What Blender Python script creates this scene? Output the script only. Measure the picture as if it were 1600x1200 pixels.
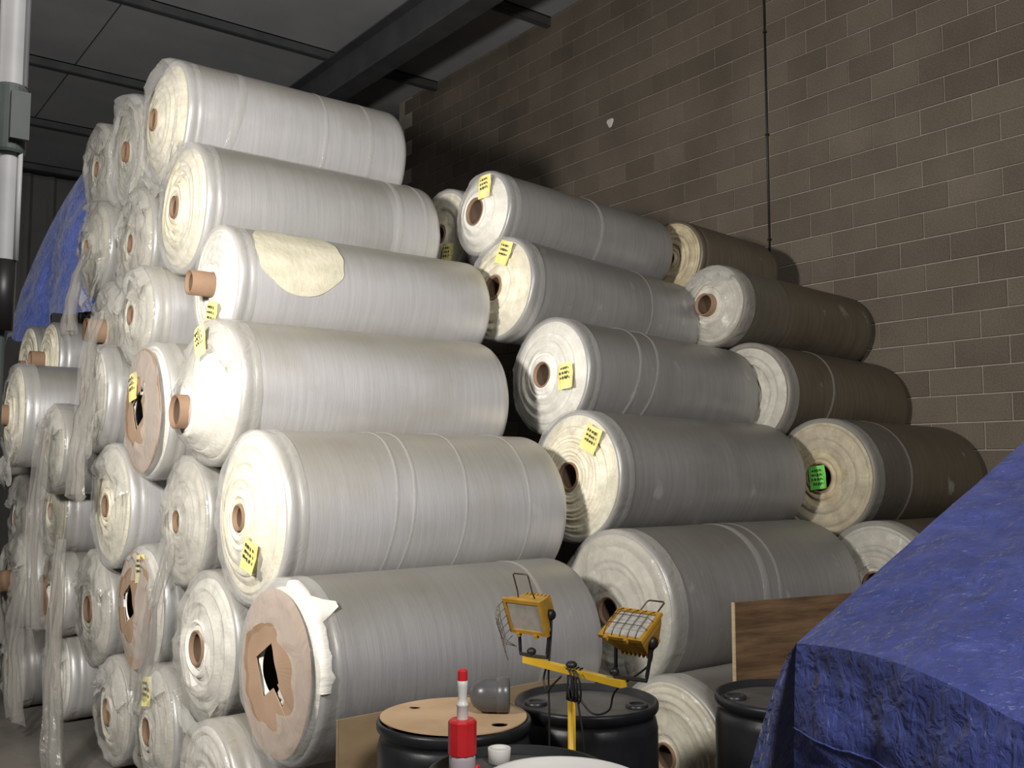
import bpy, bmesh, math, random
from mathutils import Vector, Matrix, noise
for o in list(bpy.data.objects): bpy.data.objects.remove(o, do_unlink=True)
sc = bpy.context.scene
C = sc.collection
PI = math.pi
# ------------------------------------------------------------------ camera, light, exposure
# world axes: +X runs along the rolls towards the block wall, +Y along the block wall away from the camera
cam_d = bpy.data.cameras.new('camera'); cam = bpy.data.objects.new('camera', cam_d); C.objects.link(cam)
cam_d.sensor_width = 36.0; cam_d.lens = 36.0*1508/1600; cam_d.clip_end = 100
cam.location = (0, 0, 1.80)
cam.rotation_euler = (math.radians(90+4.85), 0, math.radians(-37.5))
sc.camera = cam
sc.view_settings.view_transform = 'Standard'; sc.view_settings.look = 'None'
sc.view_settings.gamma = 1.0; sc.view_settings.use_curve_mapping = False
sc.view_settings.exposure = 0.0
w = bpy.data.worlds.new('world'); sc.world = w; w.use_nodes = True
w.node_tree.nodes['Background'].inputs[0].default_value = (0.80, 0.86, 1.0, 1)
w.node_tree.nodes['Background'].inputs[1].default_value = 0.05
def area(name, loc, target, size, power, col):
    l = bpy.data.lights.new(name, 'AREA'); l.shape = 'DISK'; l.size = size; l.energy = power; l.color = col
    o = bpy.data.objects.new(name, l); C.objects.link(o); o.location = loc
    o.rotation_euler = (Vector(target)-Vector(loc)).to_track_quat('-Z', 'Y').to_euler(); return o
sp = bpy.data.lights.new('flood_lamp', 'SPOT'); sp.energy = 1380; sp.color = (1.0, .955, .90); sp.spot_size = math.radians(145); sp.spot_blend = 1.0; sp.shadow_soft_size = .22
so = bpy.data.objects.new('flood_lamp', sp); C.objects.link(so); so.location = (-1.0, 2.7, 3.0); so.rotation_euler = (Vector((2.2, 6.0, 3.8))-so.location).to_track_quat('-Z', 'Y').to_euler()
area('fill_light', (0.6, -1.6, 5.0), (2.6, 2.2, 0.4), 1.0, 230, (1.0, 0.97, 0.94))  # unseen fill light, added high behind the camera to lift the foreground
sc.cycles.transparent_max_bounces = 24
# ------------------------------------------------------------------ materials
def nt(name):
    m = bpy.data.materials.new(name); m.use_nodes = True
    return m, m.node_tree.nodes, m.node_tree.links, m.node_tree.nodes['Principled BSDF']
def noise_mat(name, c1, c2, scale=(4, 4, 4), nscale=1.0, rough=.6, bump=.0, bscale=(30, 30, 30), metal=0, detail=4, spec=.5, lo=.35, hi=.65, coat=0):
    m, n, l, p = nt(name)
    tc = n.new('ShaderNodeTexCoord'); mp = n.new('ShaderNodeMapping'); mp.inputs['Scale'].default_value = scale
    l.new(tc.outputs['Object'], mp.inputs[0])
    oi = n.new('ShaderNodeObjectInfo'); ad = n.new('ShaderNodeVectorMath'); ad.operation = 'ADD'
    mul = n.new('ShaderNodeMath'); mul.operation = 'MULTIPLY'; mul.inputs[1].default_value = 57.0
    l.new(oi.outputs['Random'], mul.inputs[0]); l.new(mp.outputs[0], ad.inputs[0]); l.new(mul.outputs[0], ad.inputs[1])
    nz = n.new('ShaderNodeTexNoise'); nz.inputs['Scale'].default_value = nscale; nz.inputs['Detail'].default_value = detail
    l.new(ad.outputs[0], nz.inputs['Vector'])
    cr = n.new('ShaderNodeValToRGB'); cr.color_ramp.elements[0].position = lo; cr.color_ramp.elements[1].position = hi
    cr.color_ramp.elements[0].color = (*c1, 1); cr.color_ramp.elements[1].color = (*c2, 1)
    l.new(nz.outputs['Fac'], cr.inputs[0]); l.new(cr.outputs[0], p.inputs['Base Color'])
    p.inputs['Roughness'].default_value = rough; p.inputs['Metallic'].default_value = metal
    p.inputs['Specular IOR Level'].default_value = spec; p.inputs['Coat Weight'].default_value = coat
    if bump:
        mp2 = n.new('ShaderNodeMapping'); mp2.inputs['Scale'].default_value = bscale; l.new(tc.outputs['Object'], mp2.inputs[0])
        nb = n.new('ShaderNodeTexNoise'); nb.inputs['Scale'].default_value = 1.0; nb.inputs['Detail'].default_value = 5
        l.new(mp2.outputs[0], nb.inputs['Vector'])
        b = n.new('ShaderNodeBump'); b.inputs['Strength'].default_value = bump; b.inputs['Distance'].default_value = .02
        l.new(nb.outputs['Fac'], b.inputs['Height']); l.new(b.outputs[0], p.inputs['Normal'])
    return m
def film_mat(name, c1, c2, dirt, rough=.40, dirt_amt=.5, metal=.42):
    # satin woven sheet: fine bands round the roll, faint scuffs and dirt patches
    m, n, l, p = nt(name)
    tc = n.new('ShaderNodeTexCoord'); oi = n.new('ShaderNodeObjectInfo')
    mul = n.new('ShaderNodeMath'); mul.operation = 'MULTIPLY'; mul.inputs[1].default_value = 91.0; l.new(oi.outputs['Random'], mul.inputs[0])
    def nz(scale, detail=3):
        mp = n.new('ShaderNodeMapping'); mp.inputs['Scale'].default_value = scale; l.new(tc.outputs['Object'], mp.inputs[0])
        ad = n.new('ShaderNodeVectorMath'); ad.operation = 'ADD'; l.new(mp.outputs[0], ad.inputs[0]); l.new(mul.outputs[0], ad.inputs[1])
        t = n.new('ShaderNodeTexNoise'); t.inputs['Scale'].default_value = 1; t.inputs['Detail'].default_value = detail; l.new(ad.outputs[0], t.inputs['Vector']); return t
    band = nz((45, 2.2, 2.2), 4); patch = nz((2.2, 2.6, 2.6), 5); scuff = nz((7, 5, 5), 7); weave = nz((260, 14, 14), 2)
    cr = n.new('ShaderNodeValToRGB'); cr.color_ramp.elements[0].position = .3; cr.color_ramp.elements[1].position = .7
    cr.color_ramp.elements[0].color = (*c1, 1); cr.color_ramp.elements[1].color = (*c2, 1); l.new(band.outputs['Fac'], cr.inputs[0])
    d = n.new('ShaderNodeValToRGB'); d.color_ramp.elements[0].position = .50; d.color_ramp.elements[1].position = .78
    d.color_ramp.elements[0].color = (0, 0, 0, 1); d.color_ramp.elements[1].color = (dirt_amt,)*3+(1,); l.new(patch.outputs['Fac'], d.inputs[0])
    mx = n.new('ShaderNodeMixRGB'); l.new(d.outputs[0], mx.inputs[0]); l.new(cr.outputs[0], mx.inputs[1]); mx.inputs[2].default_value = (*dirt, 1)
    s = n.new('ShaderNodeValToRGB'); s.color_ramp.elements[0].position = .66; s.color_ramp.elements[1].position = .74
    s.color_ramp.elements[0].color = (0, 0, 0, 1); s.color_ramp.elements[1].color = (.35, .35, .35, 1); l.new(scuff.outputs['Fac'], s.inputs[0])
    mx2 = n.new('ShaderNodeMixRGB'); l.new(s.outputs[0], mx2.inputs[0]); l.new(mx.outputs[0], mx2.inputs[1]); mx2.inputs[2].default_value = (.75, .74, .70, 1)
    geo = n.new('ShaderNodeNewGeometry'); sx_ = n.new('ShaderNodeSeparateXYZ'); l.new(geo.outputs['Normal'], sx_.inputs[0])
    mr = n.new('ShaderNodeMapRange'); mr.interpolation_type = 'SMOOTHSTEP'; mr.inputs['From Min'].default_value = .15; mr.inputs['From Max'].default_value = .95; mr.inputs['To Max'].default_value = .72
    l.new(sx_.outputs['Z'], mr.inputs['Value'])
    dn = n.new('ShaderNodeMath'); dn.operation = 'MULTIPLY_ADD'; dn.inputs[1].default_value = .5; dn.inputs[2].default_value = .75; l.new(patch.outputs['Fac'], dn.inputs[0])
    dm = n.new('ShaderNodeMath'); dm.operation = 'MULTIPLY'; dm.use_clamp = True; l.new(mr.outputs[0], dm.inputs[0]); l.new(dn.outputs[0], dm.inputs[1])
    mx3 = n.new('ShaderNodeMixRGB'); l.new(dm.outputs[0], mx3.inputs[0]); l.new(mx2.outputs[0], mx3.inputs[1]); mx3.inputs[2].default_value = (dirt[0]*.85, dirt[1]*.85, dirt[2]*.82, 1)
    l.new(mx3.outputs[0], p.inputs['Base Color'])
    p.inputs['Roughness'].default_value = rough; p.inputs['Specular IOR Level'].default_value = .5; p.inputs['Metallic'].default_value = metal
    add = n.new('ShaderNodeMath'); add.operation = 'ADD'; l.new(band.outputs['Fac'], add.inputs[0]); l.new(weave.outputs['Fac'], add.inputs[1])
    add2 = n.new('ShaderNodeMath'); add2.operation = 'ADD'; l.new(add.outputs[0], add2.inputs[0]); l.new(scuff.outputs['Fac'], add2.inputs[1])
    b = n.new('ShaderNodeBump'); b.inputs['Strength'].default_value = .13; b.inputs['Distance'].default_value = .006
    l.new(add2.outputs[0], b.inputs['Height']); l.new(b.outputs[0], p.inputs['Normal'])
    return m
def wrap_mat(name, body=.28, edge=.45, col=(.86, .85, .82), bscale=9, bstr=.55, rough=.14):
    # thin clear crinkled plastic film
    m, n, l, p = nt(name)
    out = [x for x in n if x.type == 'OUTPUT_MATERIAL'][0]
    tr = n.new('ShaderNodeBsdfTransparent'); tr.inputs[0].default_value = (.93, .93, .92, 1)
    p.inputs['Base Color'].default_value = (*col, 1); p.inputs['Roughness'].default_value = rough; p.inputs['Specular IOR Level'].default_value = .8
    tc = n.new('ShaderNodeTexCoord')
    nb = n.new('ShaderNodeTexNoise'); nb.inputs['Scale'].default_value = bscale; nb.inputs['Detail'].default_value = 6; nb.inputs['Distortion'].default_value = 1.2
    l.new(tc.outputs['Object'], nb.inputs['Vector'])
    b = n.new('ShaderNodeBump'); b.inputs['Strength'].default_value = bstr; b.inputs['Distance'].default_value = .03
    l.new(nb.outputs['Fac'], b.inputs['Height']); l.new(b.outputs[0], p.inputs['Normal'])
    lw = n.new('ShaderNodeLayerWeight'); lw.inputs['Blend'].default_value = .35; l.new(b.outputs[0], lw.inputs['Normal'])
    ma = n.new('ShaderNodeMath'); ma.operation = 'MULTIPLY_ADD'; ma.inputs[1].default_value = edge; ma.inputs[2].default_value = body; ma.use_clamp = True
    l.new(lw.outputs['Facing'], ma.inputs[0])
    mx = n.new('ShaderNodeMixShader'); l.new(ma.outputs[0], mx.inputs[0]); l.new(tr.outputs[0], mx.inputs[1]); l.new(p.outputs[0], mx.inputs[2])
    l.new(mx.outputs[0], out.inputs[0]); return m
def tarp_mat(name, c1, c2, rough=.33):
    m, n, l, p = nt(name)
    tc = n.new('ShaderNodeTexCoord')
    def nz(scale, det, dist=0):
        mp = n.new('ShaderNodeMapping'); mp.inputs['Scale'].default_value = scale; l.new(tc.outputs['Object'], mp.inputs[0])
        t = n.new('ShaderNodeTexNoise'); t.inputs['Scale'].default_value = 1; t.inputs['Detail'].default_value = det; t.inputs['Distortion'].default_value = dist
        l.new(mp.outputs[0], t.inputs['Vector']); return t
    a = nz((9, 9, 9), 6, .6); f = nz((34, 34, 22), 5, .8); g = nz((5, 5, 5), 3, .5)
    cr = n.new('ShaderNodeValToRGB'); cr.color_ramp.elements[0].position = .3; cr.color_ramp.elements[1].position = .72
    cr.color_ramp.elements[0].color = (*c1, 1); cr.color_ramp.elements[1].color = (*c2, 1); l.new(a.outputs['Fac'], cr.inputs[0]); l.new(cr.outputs[0], p.inputs['Base Color'])
    p.inputs['Roughness'].default_value = rough; p.inputs['Specular IOR Level'].default_value = .6; p.inputs['Sheen Weight'].default_value = .18; p.inputs['Sheen Roughness'].default_value = .4
    add = n.new('ShaderNodeMath'); add.operation = 'MULTIPLY_ADD'; add.inputs[1].default_value = .35; l.new(f.outputs['Fac'], add.inputs[0]); l.new(g.outputs['Fac'], add.inputs[2])
    b = n.new('ShaderNodeBump'); b.inputs['Strength'].default_value = .9; b.inputs['Distance'].default_value = .045
    l.new(add.outputs[0], b.inputs['Height']); l.new(b.outputs[0], p.inputs['Normal']); return m
def block_mat():
    m, n, l, p = nt('concrete_block')
    geo = n.new('ShaderNodeNewGeometry'); sep = n.new('ShaderNodeSeparateXYZ'); l.new(geo.outputs['Position'], sep.inputs[0])
    def math_(op, a, b=None):
        k = n.new('ShaderNodeMath'); k.operation = op
        for i, v in enumerate((a, b)):
            if v is None: continue
            if isinstance(v, (int, float)): k.inputs[i].default_value = v
            else: l.new(v, k.inputs[i])
        return k.outputs[0]
    c = math_('FLOOR', math_('DIVIDE', sep.outputs['Z'], BH))
    par = math_('FLOORED_MODULO', c, 2.0)
    col = math_('FLOOR', math_('ADD', math_('DIVIDE', sep.outputs['Y'], BL), math_('MULTIPLY', par, .5)))
    cb = n.new('ShaderNodeCombineXYZ'); l.new(c, cb.inputs[0]); l.new(col, cb.inputs[1])
    wn = n.new('ShaderNodeTexWhiteNoise'); l.new(cb.outputs[0], wn.inputs['Vector'])
    cr = n.new('ShaderNodeValToRGB'); e = cr.color_ramp.elements
    e[0].color = (.130, .108, .084, 1); e[1].color = (.172, .143, .112, 1); k = e.new(.55); k.color = (.150, .125, .098, 1)
    l.new(wn.outputs['Value'], cr.inputs[0])
    nz = n.new('ShaderNodeTexNoise'); nz.inputs['Scale'].default_value = 1.1; nz.inputs['Detail'].default_value = 5; l.new(geo.outputs['Position'], nz.inputs['Vector'])
    fz = n.new('ShaderNodeTexNoise'); fz.inputs['Scale'].default_value = 90; fz.inputs['Detail'].default_value = 4; l.new(geo.outputs['Position'], fz.inputs['Vector'])
    mix = n.new('ShaderNodeMixRGB'); mix.blend_type = 'OVERLAY'; mix.inputs[0].default_value = .45; l.new(cr.outputs[0], mix.inputs[1]); l.new(nz.outputs['Fac'], mix.inputs[2])
    mix2 = n.new('ShaderNodeMixRGB'); mix2.blend_type = 'OVERLAY'; mix2.inputs[0].default_value = .5; l.new(mix.outputs[0], mix2.inputs[1]); l.new(fz.outputs['Fac'], mix2.inputs[2])
    l.new(mix2.outputs[0], p.inputs['Base Color']); p.inputs['Roughness'].default_value = .92; p.inputs['Specular IOR Level'].default_value = .2
    b = n.new('ShaderNodeBump'); b.inputs['Strength'].default_value = .5; b.inputs['Distance'].default_value = .006; l.new(fz.outputs['Fac'], b.inputs['Height']); l.new(b.outputs[0], p.inputs['Normal'])
    return m
BH, BL = .2134, .4268          # block course height and block length, joints included
M = {}
M['block'] = block_mat()
M['mortar'] = noise_mat('mortar', (.34, .305, .255), (.42, .38, .325), (6, 6, 6), rough=.95, spec=.2)
M['floor'] = noise_mat('concrete_floor', (.10, .092, .08), (.17, .155, .135), (1.6, 1.6, 1.6), rough=.8, bump=.2)
M['ceil'] = noise_mat('ceiling_panel', (.38, .385, .40), (.44, .445, .455), (1.2, 1.2, 1.2), rough=.8)
M['steel_dk'] = noise_mat('dark_steel', (.06, .061, .064), (.085, .085, .087), (3, 3, 3), rough=.6)
M['siding'] = noise_mat('metal_siding', (.13, .13, .13), (.17, .17, .17), (1, 1, 1), rough=.7)
M['film'] = film_mat('woven_film', (.43, .43, .435), (.50, .495, .50), (.30, .28, .235), rough=.40, dirt_amt=.45)
M['film_w'] = film_mat('bright_film', (.57, .565, .57), (.65, .64, .64), (.40, .37, .29), rough=.40, dirt_amt=.45)
M['film_g'] = film_mat('grey_film', (.33, .325, .32), (.385, .38, .375), (.20, .185, .155), rough=.40, dirt_amt=.5)
M['film_b'] = film_mat('brown_film', (.135, .112, .080), (.180, .152, .112), (.095, .078, .055), rough=.45, dirt_amt=.6, metal=.3)
M['cream'] = noise_mat('cream_layers', (.62, .57, .43), (.78, .74, .60), (3, 14, 14), rough=.65, bump=.25, bscale=(9, 60, 60))
M['white_l'] = noise_mat('white_layers', (.66, .64, .58), (.80, .78, .72), (3, 12, 12), rough=.6, bump=.25, bscale=(9, 60, 60))
M['grey_l'] = noise_mat('grey_layers', (.42, .40, .34), (.56, .54, .47), (3, 12, 12), rough=.6, bump=.3, bscale=(9, 60, 60))
M['brown_l'] = noise_mat('tan_layers', (.36, .30, .19), (.52, .45, .30), (3, 12, 12), rough=.6, bump=.3, bscale=(9, 60, 60))
M['yellowed'] = noise_mat('yellowed_layer', (.55, .52, .39), (.66, .62, .48), (5, 12, 12), rough=.55, bump=.2)
M['core'] = noise_mat('core_card', (.20, .122, .075), (.27, .170, .105), (5, 5, 5), rough=.8)
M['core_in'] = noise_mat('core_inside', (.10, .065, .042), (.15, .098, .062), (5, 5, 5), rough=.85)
M['disc'] = noise_mat('card_disc', (.34, .225, .145), (.43, .295, .20), (3, 3, 3), rough=.75, detail=6)
M['wrap'] = wrap_mat('clear_wrap', .08)
M['wrap_h'] = wrap_mat('cloudy_wrap', .24, .45, col=(.62, .60, .55), bscale=8, rough=.18)
M['sleeve'] = wrap_mat('clear_sleeve', .015, .16, col=(.5, .5, .5), bscale=14, bstr=.5, rough=.10)
M['lap'] = wrap_mat('film_lap', .10, .25, col=(.8, .79, .77), bscale=20, bstr=.3, rough=.15)
M['flap'] = wrap_mat('torn_wrap', .30, .45, col=(.66, .645, .60), bscale=10, bstr=.7, rough=.13)
M['sheet'] = wrap_mat('hanging_film', .16, .45, col=(.45, .43, .40), bscale=6, bstr=.5, rough=.2)
M['tag'] = noise_mat('yellow_paper', (.74, .66, .22), (.82, .75, .30), (9, 9, 9), rough=.6)
M['tag_g'] = noise_mat('green_paper', (.13, .55, .07), (.18, .64, .10), (9, 9, 9), rough=.6)
M['ink'] = noise_mat('black_ink', (.03, .03, .025), (.05, .05, .04), (9, 9, 9), rough=.7)
M['tarp'] = tarp_mat('blue_tarp', (.048, .066, .25), (.092, .116, .36))
M['tarp2'] = tarp_mat('pale_blue_tarp', (.06, .10, .36), (.12, .17, .50), rough=.4)
M['drum'] = noise_mat('black_plastic', (.012, .013, .015), (.022, .023, .026), (5, 5, 5), rough=.38, bump=.05)
M['drum_lid'] = noise_mat('scuffed_black_lid', (.06, .058, .055), (.095, .09, .085), (6, 6, 6), rough=.5, bump=.08)
M['ply'] = noise_mat('weathered_plywood', (.085, .046, .020), (.20, .118, .058), (3.2, 5, 22), rough=.75, detail=7, bump=.15, bscale=(6, 6, 60))
M['ply_e'] = noise_mat('plywood_edge', (.42, .32, .18), (.52, .40, .24), (5, 5, 60), rough=.8)
M['hard'] = noise_mat('tan_hardboard', (.24, .165, .09), (.33, .235, .135), (4, 4, 9), rough=.75)
M['cardb'] = noise_mat('cardboard', (.46, .31, .175), (.55, .385, .23), (6, 6, 6), rough=.8)
M['yellow'] = noise_mat('yellow_paint', (.72, .43, .02), (.80, .50, .035), (9, 9, 9), rough=.4)
M['lampy'] = noise_mat('worn_yellow_paint', (.36, .19, .02), (.50, .28, .035), (16, 16, 16), rough=.45)
M['black'] = noise_mat('black_rubber', (.012, .012, .012), (.022, .02, .02), (9, 9, 9), rough=.45)
M['wire'] = noise_mat('brown_wire', (.09, .06, .035), (.14, .10, .06), (20, 20, 20), rough=.4, metal=.6)
M['glass'] = noise_mat('frosted_lamp_glass', (.40, .39, .35), (.50, .49, .45), (30, 30, 30), rough=.25)
M['glass_d'] = noise_mat('dusty_lamp_glass', (.30, .285, .25), (.38, .36, .32), (30, 30, 30), rough=.3)
M['red'] = noise_mat('red_plastic', (.62, .02, .025), (.70, .03, .035), (9, 9, 9), rough=.35)
M['whitep'] = noise_mat('white_plastic', (.72, .70, .66), (.78, .76, .72), (9, 9, 9), rough=.4)
M['lilac'] = noise_mat('milky_plastic', (.50, .43, .46), (.58, .51, .54), (9, 9, 9), rough=.3)
M['greyp'] = noise_mat('grey_plastic', (.085, .085, .085), (.12, .12, .12), (9, 9, 9), rough=.3)
M['galv'] = noise_mat('pale_painted_steel', (.42, .42, .42), (.50, .50, .50), (4, 4, 9), rough=.5)
M['clamp'] = noise_mat('dark_green_steel', (.055, .07, .062), (.09, .105, .095), (6, 6, 6), rough=.6)
# ------------------------------------------------------------------ mesh helpers
def mesh(name, verts, faces, mat, parent=None, smooth=False, loc=None, rot=None):
    me = bpy.data.meshes.new(name); me.from_pydata([tuple(v) for v in verts], [], faces); me.update()
    bm = bmesh.new(); bm.from_mesh(me); bmesh.ops.recalc_face_normals(bm, faces=bm.faces); bm.to_mesh(me); bm.free()
    if smooth:
        for p in me.polygons: p.use_smooth = True
    me.materials.append(mat)
    o = bpy.data.objects.new(name, me); C.objects.link(o)
    if parent: o.parent = parent
    if loc: o.location = loc
    if rot: o.rotation_euler = rot
    return o
def empty(name, loc, rz=0):
    o = bpy.data.objects.new(name, None); C.objects.link(o); o.location = loc; o.rotation_euler = (0, 0, rz); o.empty_display_size = .1; return o
def tag(o, label, cat, group=None):
    o['label'] = label; o['category'] = cat
    if group: o['group'] = group
    return o
class MB:
    def __init__(s): s.v = []; s.f = []
    def add(s, vs, fs):
        k = len(s.v); s.v += [tuple(v) for v in vs]; s.f += [tuple(i+k for i in f) for f in fs]
    def box(s, a, b, mtx=None, bev=0):
        x0, y0, z0 = a; x1, y1, z1 = b
        vs = [Vector(p) for p in ((x0, y0, z0), (x1, y0, z0), (x1, y1, z0), (x0, y1, z0), (x0, y0, z1), (x1, y0, z1), (x1, y1, z1), (x0, y1, z1))]
        if mtx: vs = [mtx @ v for v in vs]
        s.add(vs, [(0, 3, 2, 1), (4, 5, 6, 7), (0, 1, 5, 4), (1, 2, 6, 5), (2, 3, 7, 6), (3, 0, 4, 7)])
    def tube(s, pts, r, k=8, cap=True):
        pts = [Vector(p) for p in pts]; n = len(pts); rings = []
        ref = Vector((0, 0, 1))
        t0 = (pts[1]-pts[0]).normalized()
        if abs(t0.dot(ref)) > .9: ref = Vector((1, 0, 0))
        nrm = (ref-t0*ref.dot(t0)).normalized()
        vs = []
        for i, p in enumerate(pts):
            t = (pts[min(i+1, n-1)]-pts[max(i-1, 0)]).normalized()
            nrm = (nrm-t*nrm.dot(t)).normalized(); b = t.cross(nrm)
            rr = r[i] if isinstance(r, (list, tuple)) else r
            vs += [p+(nrm*math.cos(2*PI*j/k)+b*math.sin(2*PI*j/k))*rr for j in range(k)]
        fs = [(i*k+j, i*k+(j+1) % k, (i+1)*k+(j+1) % k, (i+1)*k+j) for i in range(n-1) for j in range(k)]
        if cap: fs += [tuple(range(k))[::-1], tuple((n-1)*k+j for j in range(k))]
        s.add(vs, fs)
    def rev(s, prof, k=48, axis='Z', cap0=False, cap1=False, fn=None):
        vs = []
        for i, (h, r) in enumerate(prof):
            for j in range(k):
                a = 2*PI*j/k; hh, rr = (h, r) if fn is None else fn(h, r, a, i)
                c, sn = rr*math.cos(a), rr*math.sin(a)
                vs.append((c, sn, hh) if axis == 'Z' else (hh, c, sn))
        n = len(prof)
        fs = [(i*k+j, i*k+(j+1) % k, (i+1)*k+(j+1) % k, (i+1)*k+j) for i in range(n-1) for j in range(k)]
        if cap0: fs.append(tuple(range(k))[::-1])
        if cap1: fs.append(tuple((n-1)*k+j for j in range(k)))
        s.add(vs, fs)
    def xf(s, m): s.v = [tuple(m @ Vector(v)) for v in s.v]; return s
    def build(s, name, mat, parent=None, smooth=False, **k): return mesh(name, s.v, s.f, mat, parent, smooth, **k)
def nz(x, y, z): return noise.noise(Vector((x, y, z)))
# ------------------------------------------------------------------ the shell
CE = 7.27; XW = 7.30
def structure(o): o['kind'] = 'structure'; return o
b = MB(); b.box((-9, -7, -.2), (9.5, 20, 0)); structure(b.build('floor', M['floor']))
wall = MB(); wall.box((XW+.012, -4, 0), (XW+.25, 12.34, CE)); wall = structure(wall.build('wall_right', M['mortar']))
# blocks: full blocks share one mesh, end halves another
def block_data(len_):
    h = BH-.010; d = .012; x0 = -d; c = .004
    vs = []
    for y0, y1, z0, z1, x in ((0, len_, 0, h, .02), (0, len_, 0, h, x0+c), (c, len_-c, c, h-c, x0)):
        vs += [(x, y0, z0), (x, y1, z0), (x, y1, z1), (x, y0, z1)]
    fs = [(8, 9, 10, 11)]
    for a in (0, 4): fs += [(a+j, a+(j+1) % 4, a+4+(j+1) % 4, a+4+j) for j in range(4)]
    return vs, fs
bv, bf = block_data(BL-.010)
cand = []
for c in range(int(CE/BH)+1):
    z = c*BH; off = -.5*BL if c % 2 else 0
    k0 = int(math.ceil((-4-off)/BL))
    for k in range(k0, 40):
        y = k*BL+off
        if y < -4 or y+BL > 12.34: continue
        cand.append((y, z))
camv = Vector((0, 0, 1.8)); fw = Vector((.609, .793)); rt = Vector((.793, -.609))
def in_view(y, z):
    p = Vector((XW, y+.22)); d = p.dot(fw); px = 800+1508*p.dot(rt)/d; py = 728-1508*(z+.11-1.8)/d
    if not (880 < px < 1680 and -30 < py < 760): return None
    if py > 300+ (px-880)*.56: return None          # behind the pile or the tarp
    return d
vis = sorted([(in_view(*t), t) for t in cand if in_view(*t)])[:300]
vset = {t for _, t in vis}
proto = None
for d, (y, z) in vis:
    if proto is None:
        proto = mesh('block', bv, bf, M['block'], wall); o = proto
    else:
        o = proto.copy(); C.objects.link(o); o.parent = wall
    o.location = (XW+.012+random.Random(hash((round(y, 3), round(z, 3)))).uniform(-.0015, .0015), y+.005, z+.005)
st = MB()
for (y, z) in cand:
    if (y, z) not in vset: st.add([(v[0]+XW+.012, v[1]+y+.005, v[2]+z+.005) for v in bv], bf)
o = st.build('far_blocks', M['block'], wall); o['kind'] = 'stuff'
b = MB(); b.box((XW+.2, 12.34, 0), (XW+.45, 20, CE)); structure(b.build('wall_right_rear', M['siding']))
b = MB(); b.box((-9, 19.6, 0), (XW+.2, 19.9, CE)); wb = structure(b.build('wall_back', M['siding']))
for k in range(40):
    b = MB(); x = -8.8+k*.41; b.add([(x, 19.6, 0), (x+.06, 19.55, 0), (x+.12, 19.55, 0), (x+.18, 19.6, 0), (x, 19.6, CE), (x+.06, 19.55, CE), (x+.12, 19.55, CE), (x+.18, 19.6, CE)],
            [(0, 1, 5, 4), (1, 2, 6, 5), (2, 3, 7, 6)]); b.build('siding_rib', M['siding'], wb)
b = MB(); b.box((-9, -7, CE+.03), (9.5, 20, CE+.25)); ceil = structure(b.build('ceiling', M['steel_dk']))
ys = [1.22+2.52*k for k in range(-2, 8)]; xs = [-8.6, -5.7, -2.8, .1, 3.05, 5.95, 7.55]
for i in range(len(ys)-1):
    for j in range(len(xs)-1):
        b = MB(); a = (xs[j]+.015, ys[i]+.02, CE); q = (xs[j+1]-.015, ys[i+1]-.02, CE+.04)
        b.box(a, q); b.build('panel', M['ceil'], ceil)
for y in ys:
    b = MB(); b.box((-9, y-.045, CE-.015), (XW, y+.045, CE)); b.box((-9, y-.045, CE-.12), (XW, y-.036, CE)); b.box((-9, y-.045, CE-.125), (XW, y+.035, CE-.115)); b.build('purlin', M['steel_dk'], ceil)
for x in (5.70, -.4):
    b = MB(); z0 = CE-.125
    b.box((x-.14, -6, z0-.02), (x+.14, 19.6, z0)); b.box((x-.008, -6, z0-.48), (x+.008, 19.6, z0)); b.box((x-.14, -6, z0-.50), (x+.14, 19.6, z0-.48)); b.build('rafter', M['steel_dk'], ceil)
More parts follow.
